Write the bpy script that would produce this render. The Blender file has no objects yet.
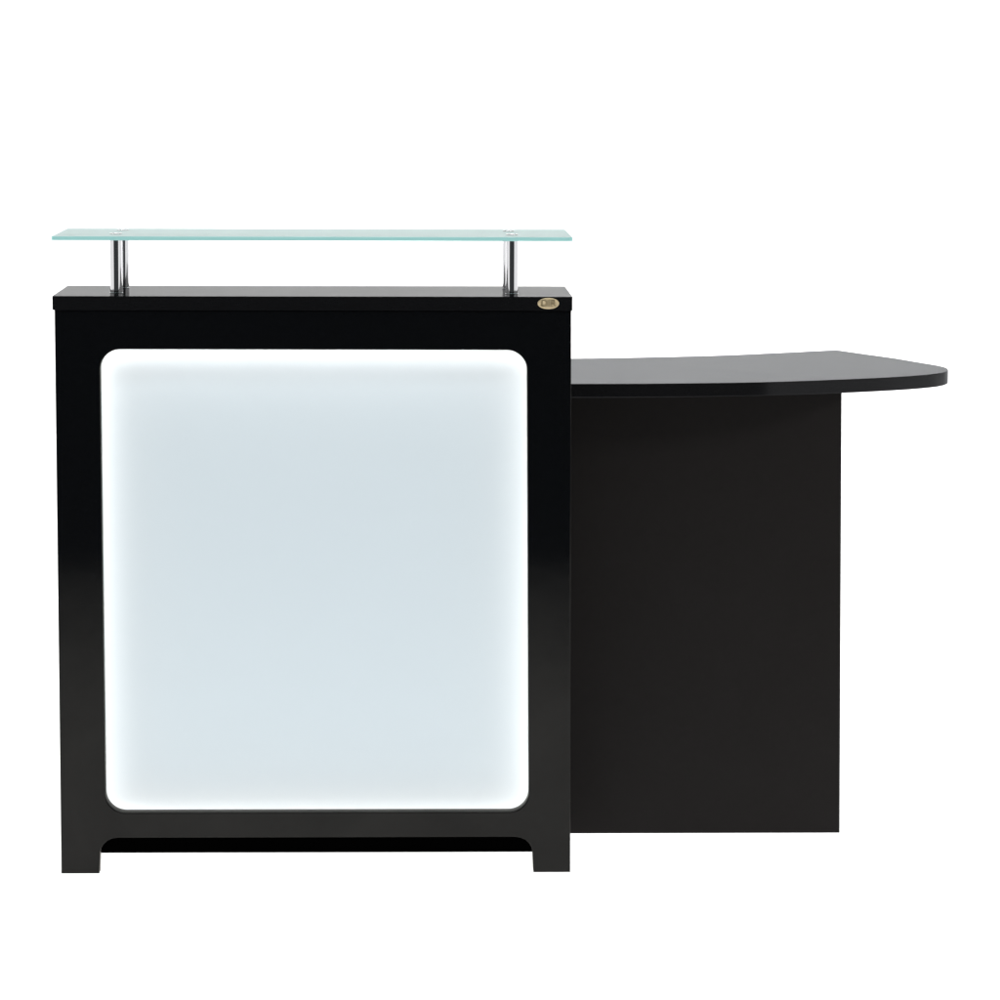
import bpy, bmesh, math
from mathutils import Vector, Matrix
scene = bpy.context.scene
COL = scene.collection

# ------------------------------------------------------------------ materials
def new_mat(name):
    m = bpy.data.materials.new(name); m.use_nodes = True
    nt = m.node_tree; nt.nodes.clear()
    out = nt.nodes.new('ShaderNodeOutputMaterial')
    return m, nt, out

def principled(name, col, rough=.5, metal=0., spec=.5, trans=0., ior=1.45, bump=0., bump_scale=200., noise_col=0.):
    m, nt, out = new_mat(name)
    p = nt.nodes.new('ShaderNodeBsdfPrincipled')
    p.inputs['Base Color'].default_value = (*col, 1)
    p.inputs['Roughness'].default_value = rough
    p.inputs['Metallic'].default_value = metal
    p.inputs['Specular IOR Level'].default_value = spec
    p.inputs['Transmission Weight'].default_value = trans
    p.inputs['IOR'].default_value = ior
    nt.links.new(p.outputs[0], out.inputs['Surface'])
    if bump or noise_col:
        tc = nt.nodes.new('ShaderNodeTexCoord')
        n = nt.nodes.new('ShaderNodeTexNoise'); n.inputs['Scale'].default_value = bump_scale
        n.inputs['Detail'].default_value = 4
        nt.links.new(tc.outputs['Object'], n.inputs['Vector'])
        if bump:
            b = nt.nodes.new('ShaderNodeBump'); b.inputs['Strength'].default_value = bump
            b.inputs['Distance'].default_value = .001
            nt.links.new(n.outputs['Fac'], b.inputs['Height'])
            nt.links.new(b.outputs[0], p.inputs['Normal'])
        if noise_col:
            r = nt.nodes.new('ShaderNodeMapRange')
            r.inputs['To Min'].default_value = rough - noise_col
            r.inputs['To Max'].default_value = rough + noise_col
            nt.links.new(n.outputs['Fac'], r.inputs['Value'])
            nt.links.new(r.outputs[0], p.inputs['Roughness'])
    return m

def lacquer(name, col, rough, f0, fmax, speck=0., wave=0., tint=(1, 1, 1), vary=.0):
    """black coated board: dark body colour under a coat whose reflection rises from f0 to fmax at grazing angles"""
    m, nt, out = new_mat(name); N = nt.nodes.new; L = nt.links.new
    lw = N('ShaderNodeLayerWeight'); lw.inputs['Blend'].default_value = .5
    pw = N('ShaderNodeMath'); pw.operation = 'POWER'; pw.inputs[1].default_value = 5
    L(lw.outputs['Facing'], pw.inputs[0])
    mr = N('ShaderNodeMapRange'); mr.inputs['To Min'].default_value = f0; mr.inputs['To Max'].default_value = fmax
    L(pw.outputs[0], mr.inputs['Value'])
    d = N('ShaderNodeBsdfDiffuse'); g = N('ShaderNodeBsdfGlossy')
    g.inputs['Roughness'].default_value = rough; g.inputs['Color'].default_value = (*tint, 1)
    tc = N('ShaderNodeTexCoord')
    n = N('ShaderNodeTexNoise'); n.inputs['Scale'].default_value = 900; n.inputs['Detail'].default_value = 3
    L(tc.outputs['Object'], n.inputs['Vector'])
    cr = N('ShaderNodeValToRGB')
    cr.color_ramp.elements[0].position = .45; cr.color_ramp.elements[0].color = (*col, 1)
    cr.color_ramp.elements[1].position = .75
    cr.color_ramp.elements[1].color = (*[c + speck for c in col], 1)
    L(n.outputs['Fac'], cr.inputs['Fac']); L(cr.outputs[0], d.inputs['Color'])
    # gentle orange-peel of the coat
    n2 = N('ShaderNodeTexNoise'); n2.inputs['Scale'].default_value = 9; n2.inputs['Detail'].default_value = 2
    L(tc.outputs['Object'], n2.inputs['Vector'])
    b = N('ShaderNodeBump'); b.inputs['Strength'].default_value = wave; b.inputs['Distance'].default_value = .002
    L(n2.outputs['Fac'], b.inputs['Height']); L(b.outputs[0], g.inputs['Normal'])
    mx = N('ShaderNodeMixShader')
    # handling marks and slight coating variation
    n3 = N('ShaderNodeTexNoise'); n3.inputs['Scale'].default_value = 6; n3.inputs['Detail'].default_value = 6
    n3.inputs['Roughness'].default_value = .6; n3.inputs['Distortion'].default_value = .6
    L(tc.outputs['Object'], n3.inputs['Vector'])
    v = N('ShaderNodeMapRange'); v.inputs['From Min'].default_value = .3; v.inputs['From Max'].default_value = .7
    v.inputs['To Min'].default_value = 1 - vary; v.inputs['To Max'].default_value = 1 + vary
    L(n3.outputs['Fac'], v.inputs['Value'])
    mu = N('ShaderNodeMath'); mu.operation = 'MULTIPLY'; L(mr.outputs[0], mu.inputs[0]); L(v.outputs[0], mu.inputs[1])
    L(mu.outputs[0], mx.inputs[0]); L(d.outputs[0], mx.inputs[1]); L(g.outputs[0], mx.inputs[2])
    L(mx.outputs[0], out.inputs['Surface'])
    return m

M = {}
M['front'] = lacquer('black_gloss_lacquer', (.0020, .0024, .0030), .075, .0140, .30, speck=.002, wave=.12, tint=(1, .96, .88), vary=.12)
M['cap'] = lacquer('black_gloss_countertop', (.0028, .003, .0035), .10, .0105, .205, speck=.010, wave=.03, tint=(1, 1, 1), vary=.03)
M['desk'] = lacquer('black_gloss_desktop', (.0045, .0045, .005), .12, .012, .205, speck=.006, wave=.03, tint=(.98, .99, 1.01), vary=.02)
M['satin'] = lacquer('black_satin_board', (.0100, .0088, .0084), .45, .006, .10, speck=.001, wave=.0, vary=.08)
M['matt'] = principled('matt_black_board', (.0008, .0008, .0008), .9, spec=.0)
M['chrome'] = principled('polished_chrome', (.72, .72, .735), .07, metal=1, noise_col=.02, bump_scale=60)
M['cap_metal'] = principled('satin_post_cap_metal', (.46, .47, .47), .18, metal=1)
M['gold'] = principled('brushed_pale_gold', (.60, .50, .32), .36, metal=1, bump=.6, bump_scale=1500)
M['gold_dark'] = principled('pale_gold_lettering', (.56, .46, .29), .32, metal=1)
M['opal'] = principled('opal_acrylic', (.585, .662, .702), .28, spec=.35, bump=.02, bump_scale=6)
M['glass_face'] = lacquer('frosted_glass_face', (.325, .43, .415), .25, .03, .16, wave=.02)
M['glass_edge'] = principled('green_glass_edge', (.31, .59, .57), .2, spec=.5)
M['studio'] = principled('white_studio_sweep', (.9, .9, .9), .9, spec=0., bump=.02, bump_scale=40)
m, nt, out = new_mat('translucent_white_acrylic'); M['floor'] = m      # white sheet, kept free of contact shadows by a lamp added beneath
d = nt.nodes.new('ShaderNodeBsdfDiffuse'); d.inputs[0].default_value = (.9, .9, .9, 1)
t = nt.nodes.new('ShaderNodeBsdfTranslucent'); t.inputs[0].default_value = (.92, .92, .92, 1)
mx = nt.nodes.new('ShaderNodeMixShader'); mx.inputs[0].default_value = .5
nt.links.new(d.outputs[0], mx.inputs[1]); nt.links.new(t.outputs[0], mx.inputs[2]); nt.links.new(mx.outputs[0], out.inputs['Surface'])

def emit(name, col, s):
    m, nt, out = new_mat(name); e = nt.nodes.new('ShaderNodeEmission')
    e.inputs[0].default_value = (*col, 1); e.inputs[1].default_value = s
    nt.links.new(e.outputs[0], out.inputs['Surface']); return m
M['led'] = emit('cool_white_led', (1, .92, .875), 14.5)

# ------------------------------------------------------------------ helpers
def link(name, me, mat, parent=None):
    o = bpy.data.objects.new(name, me); COL.objects.link(o)
    for mm in (mat if isinstance(mat, (list, tuple)) else [mat]): me.materials.append(mm)
    o.parent = parent
    return o

def from_bm(name, bm, mat, parent=None, bevel=0., smooth=True):
    if bevel:
        bmesh.ops.bevel(bm, geom=[e for e in bm.edges if e.is_manifold and e.calc_face_angle(0) > math.radians(35)],
                        offset=bevel, segments=3, profile=.5, affect='EDGES', clamp_overlap=True)
    bmesh.ops.recalc_face_normals(bm, faces=bm.faces)
    me = bpy.data.meshes.new(name); bm.to_mesh(me); bm.free()
    o = link(name, me, mat, parent)
    return o

def box(bm, x0, x1, y0, y1, z0, z1):
    vs = [bm.verts.new((x, y, z)) for z in (z0, z1) for y in (y0, y1) for x in (x0, x1)]
    for f in ((0, 2, 3, 1), (4, 5, 7, 6), (0, 1, 5, 4), (2, 6, 7, 3), (0, 4, 6, 2), (1, 3, 7, 5)):
        bm.faces.new([vs[i] for i in f])

def add_box(name, b, mat, parent, bevel=.001):
    bm = bmesh.new(); box(bm, *b); return from_bm(name, bm, mat, parent, bevel)

def prism(name, pts, z0, z1, mat, parent, bevel=.001):
    bm = bmesh.new()
    lo = [bm.verts.new((x, y, z0)) for x, y in pts]; hi = [bm.verts.new((x, y, z1)) for x, y in pts]
    bm.faces.new(lo[::-1]); bm.faces.new(hi)
    n = len(pts)
    for i in range(n):
        j = (i + 1) % n; bm.faces.new((lo[i], lo[j], hi[j], hi[i]))
    bmesh.ops.recalc_face_normals(bm, faces=bm.faces)
    if bevel:
        es = [e for e in bm.edges if abs(e.verts[0].co.z - e.verts[1].co.z) < 1e-6]
        bmesh.ops.bevel(bm, geom=es, offset=bevel, segments=3, profile=.5, affect='EDGES', clamp_overlap=True)
    return from_bm(name, bm, mat, parent)

def board(name, loops, y0, y1, mat, parent, bevel=.0012):
    """upright board in the xz plane from closed outlines (first outer, others holes)"""
    cu = bpy.data.curves.new(name, 'CURVE'); cu.dimensions = '2D'; cu.fill_mode = 'BOTH'
    for lp in loops:
        sp = cu.splines.new('POLY'); sp.points.add(len(lp) - 1)
        for p, (x, z) in zip(sp.points, lp): p.co = (x, z, 0, 1)
        sp.use_cyclic_u = True
    cu.extrude = (y1 - y0) / 2 - bevel; cu.bevel_depth = bevel; cu.bevel_resolution = 2; cu.offset = -bevel
    tmp = bpy.data.objects.new('tmp', cu); COL.objects.link(tmp)
    dg = bpy.context.evaluated_depsgraph_get()
    me = bpy.data.meshes.new_from_object(tmp.evaluated_get(dg))
    bpy.data.objects.remove(tmp)
    me.transform(Matrix(((1, 0, 0, 0), (0, 0, -1, (y0 + y1) / 2), (0, 1, 0, 0), (0, 0, 0, 1))))
    bm = bmesh.new(); bm.from_mesh(me)
    bmesh.ops.remove_doubles(bm, verts=bm.verts, dist=1e-5)
    bmesh.ops.recalc_face_normals(bm, faces=bm.faces); bm.to_mesh(me); bm.free()
    me.name = name
    me.materials.clear()
    return link(name, me, mat, parent)

def arc(cx, cz, rx, rz, a0, a1, n=12):
    return [(cx + rx * math.cos(math.radians(a0 + (a1 - a0) * i / n)), cz + rz * math.sin(math.radians(a0 + (a1 - a0) * i / n))) for i in range(n + 1)]

def round_quad(tl, tr, br, bl, r, n=12):
    """rounded corners of a near-rectangle"""
    out = []
    P = [tl, tr, br, bl]
    for i in range(4):
        p = Vector(P[i]); a = Vector(P[i - 1]); b = Vector(P[(i + 1) % 4])
        da = (a - p).normalized(); db = (b - p).normalized()
        c = p + da * r + db * r
        for k in range(n + 1):
            t = k / n * math.pi / 2
            q = c - db * r * math.cos(t) - da * r * math.sin(t)
            out.append((q.x, q.y))
    return out

def tag(o, label=None, cat=None, group=None, kind=None):
    for k, v in (('label', label), ('category', cat), ('group', group), ('kind', kind)):
        if v: o[k] = v
    return o

def lathe(name, prof, mat, parent, loc=(0, 0, 0), seg=64):
    bm = bmesh.new(); rings = []
    for r, z in prof:
        if r < 1e-6: rings.append([bm.verts.new((loc[0], loc[1], loc[2] + z))])
        else: rings.append([bm.verts.new((loc[0] + r * math.cos(2 * math.pi * i / seg), loc[1] + r * math.sin(2 * math.pi * i / seg), loc[2] + z)) for i in range(seg)])
    for a, b in zip(rings, rings[1:]):
        for i in range(seg):
            j = (i + 1) % seg
            if len(a) == 1 and len(b) == 1: continue
            if len(a) == 1: bm.faces.new((a[0], b[i], b[j]))
            elif len(b) == 1: bm.faces.new((a[i], a[j], b[0]))
            else: bm.faces.new((a[i], a[j], b[j], b[i]))
    o = from_bm(name, bm, mat, parent)
    o.data.shade_smooth(); o.data.set_sharp_from_angle(angle=math.radians(40))
    return o

# ------------------------------------------------------------------ reception desk
root = bpy.data.objects.new('reception_desk', None); COL.objects.link(root)
tag(root, 'glossy black reception desk with a glowing white front panel and glass shelf', 'reception desk')

W = .86; HC = .9741; TC = .0232; DC = .283
# front frame with window opening and arched feet
outer = [(.0030, HC - TC), (.8583, HC - TC), (.8620, 0.0), (.7997, 0.0), (.7979, .0355)]
outer += [(.7964, .0430), (.7925, .0500), (.7860, .0560), (.7775, .0600), (.7670, .0614)]
outer += [(.0990, .0614), (.0890, .0600), (.0810, .0560), (.0745, .0500), (.0706, .0430), (.0690, .0362), (.0674, 0.0), (.0036, 0.0)]
hole = round_quad((.0770, .8857), (.7852, .8850), (.7915, .1040), (.0790, .1040), .034)
ff = board('front_frame', [outer, hole], .004, .034, M['front'], root, .0018)

# side panels, kick board, back rails and shelves of the cabinet
add_box('side_panel', (.0035, .0215, .0345, DC - .002, 0, HC - TC - .0005), M['front'], root)
add_box('side_panel', (.8400, .8580, .0345, DC - .002, 0, HC - TC - .0005), M['front'], root)
add_box('kick_board', (.0220, .8395, .1640, .1800, 0, .110), M['matt'], root)
add_box('bottom_shelf', (.0220, .8395, .0910, DC - .004, .1105, .128), M['matt'], root)
add_box('inner_shelf', (.0220, .8395, .0910, DC - .004, .52, .538), M['matt'], root)
add_box('countertop', (0, W, 0, DC, HC - TC, HC), M['cap'], root, .0014)

# light box behind the frame opening
hx0, hx1, hz0, hz1 = .046, .820, .070, .918
hb = bmesh.new()
box(hb, hx0, hx1, .0755, .0870, hz0, hz1)
box(hb, hx0, hx0 + .006, .0345, .0750, hz0, hz1); box(hb, hx1 - .006, hx1, .0345, .0750, hz0, hz1)
box(hb, hx0 + .0065, hx1 - .0065, .0345, .0750, hz1 - .006, hz1); box(hb, hx0 + .0065, hx1 - .0065, .0345, .0750, hz0, hz0 + .006)
from_bm('light_box', hb, M['matt'], root)
lp = add_box('light_panel', (hx0 + .007, hx1 - .007, .0685, .0747, hz0 + .007, hz1 - .007), M['opal'], root, .0005)
lp['label'] = 'pale blue-white acrylic panel glowing brightest along its edges'
M['led_top'] = emit('bright_white_led', (1, .915, .87), 24)
def strip(b, m='led'):
    s = add_box('led_strip', b, M[m], lp, 0)
e = .0075
strip((hx0 + e, hx0 + e + .002, .038, .048, hz0 + .012, hz1 - .012))
strip((hx1 - e - .002, hx1 - e, .038, .048, hz0 + .012, hz1 - .012))
strip((hx0 + .012, hx1 - .012, .038, .048, hz1 - e - .002, hz1 - e), 'led_top')
strip((hx0 + .012, hx1 - .012, .038, .048, hz0 + e, hz0 + e + .002))

# chrome posts
ZG = 1.0660; TG = .0068
R = .0104
for (px, py) in ((.0995, .0800), (.1010, .2140), (.7615, .0735), (.7600, .2080)):
    po = lathe('shelf_post', [(0, .0), (R + .0005, 0), (R + .0005, .0010), (R, .0014), (R, ZG - HC - .0004), (0, ZG - HC - .0004)], M['chrome'], root, (px, py, HC + .0002))
    lathe('post_cap', [(0, 0), (R, 0), (R, .0008), (R - .0008, .0013), (R - .0030, .0013), (R - .0034, .0004), (.0050, .0004), (.0046, .0011), (0, .0012)], M['cap_metal'], po, (px, py, ZG + TG + .0002))

# glass shelf: frosted faces, green edge
bm = bmesh.new(); box(bm, -.0005, W, 0, DC + .002, ZG, ZG + TG)
bmesh.ops.bevel(bm, geom=[e_ for e_ in bm.edges if abs(e_.verts[0].co.z - e_.verts[1].co.z) > 1e-4], offset=.004, segments=4, profile=.5, affect='EDGES')
bmesh.ops.bevel(bm, geom=[e_ for e_ in bm.edges if abs(e_.verts[0].co.z - e_.verts[1].co.z) < 1e-5 and len(e_.link_faces) == 2 and e_.calc_face_angle(0) > 1], offset=.0006, segments=2, profile=.5, affect='EDGES')
bmesh.ops.recalc_face_normals(bm, faces=bm.faces)
for f in bm.faces: f.material_index = 0 if abs(f.normal.z) > .9 else 1
gl = from_bm('glass_shelf', bm, [M['glass_face'], M['glass_edge']], root)

# oval maker's badge on the countertop edge
def ellipse(a, b, n=64): return [(a * math.cos(2 * math.pi * i / n), b * math.sin(2 * math.pi * i / n)) for i in range(n)]
BX, BZ = .8199, .9632
bm = bmesh.new(); rings = []
for a, b, y in ((.0180, .0094, 0), (.0180, .0094, -.0010), (.0172, .0086, -.0018), (.0160, .0075, -.0018), (.0154, .0070, -.0011)):
    rings.append([bm.verts.new((BX + x, y - .0001, BZ + z)) for x, z in ellipse(a, b)])
for p, q in zip(rings, rings[1:]):
    for i in range(64): j = (i + 1) % 64; bm.faces.new((p[i], p[j], q[j], q[i]))
bm.faces.new(rings[0]); bm.faces.new(rings[-1])
badge = from_bm('badge', bm, M['gold'], root); badge.data.shade_smooth(); badge.data.set_sharp_from_angle(angle=math.radians(50))
badge['label'] = 'small oval pale gold badge with raised letters'
tx = bpy.data.curves.new('badge_lettering', 'FONT'); tx.body = 'DIR'; tx.size = .0155; tx.extrude = .0004
tx.align_x = 'CENTER'; tx.align_y = 'CENTER'; tx.space_character = 1.0; tx.offset = .0003
to = bpy.data.objects.new('tmp', tx); COL.objects.link(to)
me = bpy.data.meshes.new_from_object(to.evaluated_get(bpy.context.evaluated_depsgraph_get())); bpy.data.objects.remove(to)
me.transform(Matrix.Translation((BX, -.0015, BZ)) @ Matrix.Rotation(math.pi / 2, 4, 'X'))
me.materials.clear(); me.name = 'badge_lettering'; link('badge_lettering', me, M['gold_dark'], badge)

# lower return with curved desktop
def catmull(P, n=8):
    out = []
    for i in range(len(P) - 1):
        p0 = Vector(P[max(i - 1, 0)]); p1 = Vector(P[i]); p2 = Vector(P[i + 1]); p3 = Vector(P[min(i + 2, len(P) - 1)])
        for k in range(n):
            t = k / n
            q = .5 * ((2 * p1) + (p2 - p0) * t + (2 * p0 - 5 * p1 + 4 * p2 - p3) * t * t + (3 * p1 - p0 - 3 * p2 + p3) * t ** 3)
            out.append((q.x, q.y))
    out.append(tuple(P[-1])); return out
ZD = .8112; TD = .0240
front = catmull([(.8595, .2020), (.987, .2072), (1.1265, .2242), (1.2333, .2500), (1.3300, .2880), (1.4178, .3306), (1.4850, .3740),
                 (1.5320, .4200), (1.5570, .4700), (1.5665, .5250), (1.5630, .5750), (1.5480, .6230)])
back = [(1.5020, .7530)] + [(1.4215, .9320), (1.4180, .9400), (1.4135, .9440), (1.4080, .9425)] + catmull([(1.4020, .9390), (1.3191, .8899), (1.1784, .8146), (1.0238, .7661), (.893, .7391), (.60, .7050)])
pts = [(.45, .2840), (.8595, .2840)] + front + back + [(.45, .6950)]
dk = prism('desktop', pts, ZD - TD, ZD, M['desk'], root, .0015)
dk['label'] = 'low black desktop with curved front edge and rounded end'
dk.data.shade_smooth(); dk.data.set_sharp_from_angle(angle=math.radians(18))
for p_ in dk.data.polygons:
    if abs(p_.normal.z) > .1: p_.use_smooth = False
# modesty panel under the desktop
board('modesty_panel', [[(.62, 0), (1.3563, 0), (1.3485, ZD - TD - .0006), (.62, ZD - TD - .0006)]], .3129, .3309, M['satin'], root, .0008)
add_box('leg_panel', (1.3290, 1.3460, .3315, .80, 0, ZD - TD - .0006), M['satin'], root, .0008)
add_box('leg_panel', (.6200, .6380, .3315, .68, 0, ZD - TD - .0006), M['satin'], root, .0008)

# ------------------------------------------------------------------ white studio floor and backdrop
bm = bmesh.new()
fv = [bm.verts.new(p) for p in ((-9, -3.6, 0), (11, -3.6, 0), (11, 5, 0), (-9, 5, 0))]; bm.faces.new(fv)
tag(from_bm('floor', bm, M['floor']), 'seamless white studio floor under the desk', None, kind='structure')
bm = bmesh.new(); prof = [(5 + 1.5 * math.sin(math.radians(a)), .0 + 1.5 - 1.5 * math.cos(math.radians(a))) for a in range(0, 91, 6)] + [(6.5, 4.5)]
prev = None
for y, z in prof:
    cur = (bm.verts.new((-9, y, z)), bm.verts.new((11, y, z)))
    if prev: bm.faces.new((prev[0], prev[1], cur[1], cur[0]))
    prev = cur
bd = from_bm('backdrop', bm, M['studio']); bd.data.shade_smooth()
tag(bd, 'seamless white studio backdrop curving up behind the desk', None, kind='structure')

# ------------------------------------------------------------------ lamps
def area(name, loc, target, sx, sy, power, col=(1, 1, 1)):
    l = bpy.data.lights.new(name, 'AREA'); l.shape = 'RECTANGLE'; l.size = sx; l.size_y = sy; l.energy = power; l.color = col
    o = bpy.data.objects.new(name, l); COL.objects.link(o); o.location = loc
    d = Vector(target) - Vector(loc); o.rotation_euler = d.to_track_quat('-Z', 'Y').to_euler(); return o
area('overhead_softbox', (.8, -.2, 4.6), (.8, .2, 0), 9, 6, 150)
area('under_floor_fill', (1, 1.75, -1.3), (1, 1.75, 0), 22, 8.3, 1750)  # added lamp, unseen below the sheet; whitens the floor and washes out contact shadows
area('backdrop_softbox', (.8, 3.2, 4.4), (.8, 6, .6), 9, 1.5, 600)
area('side_softbox', (-3.1, -.4, 1.5), (4, -.4, 1.5), 6.8, 3.0, 62, (1, 1, 1))
area('side_softbox', (4.3, -.4, 1.5), (-3, -.4, 1.5), 6.8, 3.0, 62, (1, 1, 1))
area('top_front_softbox', (.8, -3.6, 4.2), (.6, .1, .6), 4, 1.0, 85, (1, 1, 1))

w = bpy.data.worlds.new('World'); scene.world = w; w.use_nodes = True
bg = w.node_tree.nodes['Background']; bg.inputs[0].default_value = (.9, .95, 1, 1); bg.inputs[1].default_value = .05

# ------------------------------------------------------------------ camera
def rot(yaw, pitch, roll):
    cy, sy = math.cos(yaw), math.sin(yaw); cp, sp = math.cos(pitch), math.sin(pitch)
    f = Vector((sy * cp, cy * cp, -sp)); r = Vector((cy, -sy, 0)); u = r.cross(f)
    cr, sr = math.cos(roll), math.sin(roll)
    return r * cr + u * sr, u * cr - r * sr, f
r, u, f = rot(.027531857, .120932926, .003345963)
cam = bpy.data.cameras.new('camera'); co = bpy.data.objects.new('camera', cam); COL.objects.link(co)
mw = Matrix(((r.x, u.x, -f.x, .576772), (r.y, u.y, -f.y, -5.959309), (r.z, u.z, -f.z, 1.359387), (0, 0, 0, 1)))
co.matrix_world = mw
cam.sensor_width = 36; cam.lens = 129.6; cam.clip_end = 100; cam.clip_start = .05
scene.camera = co
vs = scene.view_settings; vs.view_transform = 'Standard'; vs.look = 'None'; vs.exposure = 0; vs.gamma = 1; vs.use_curve_mapping = False
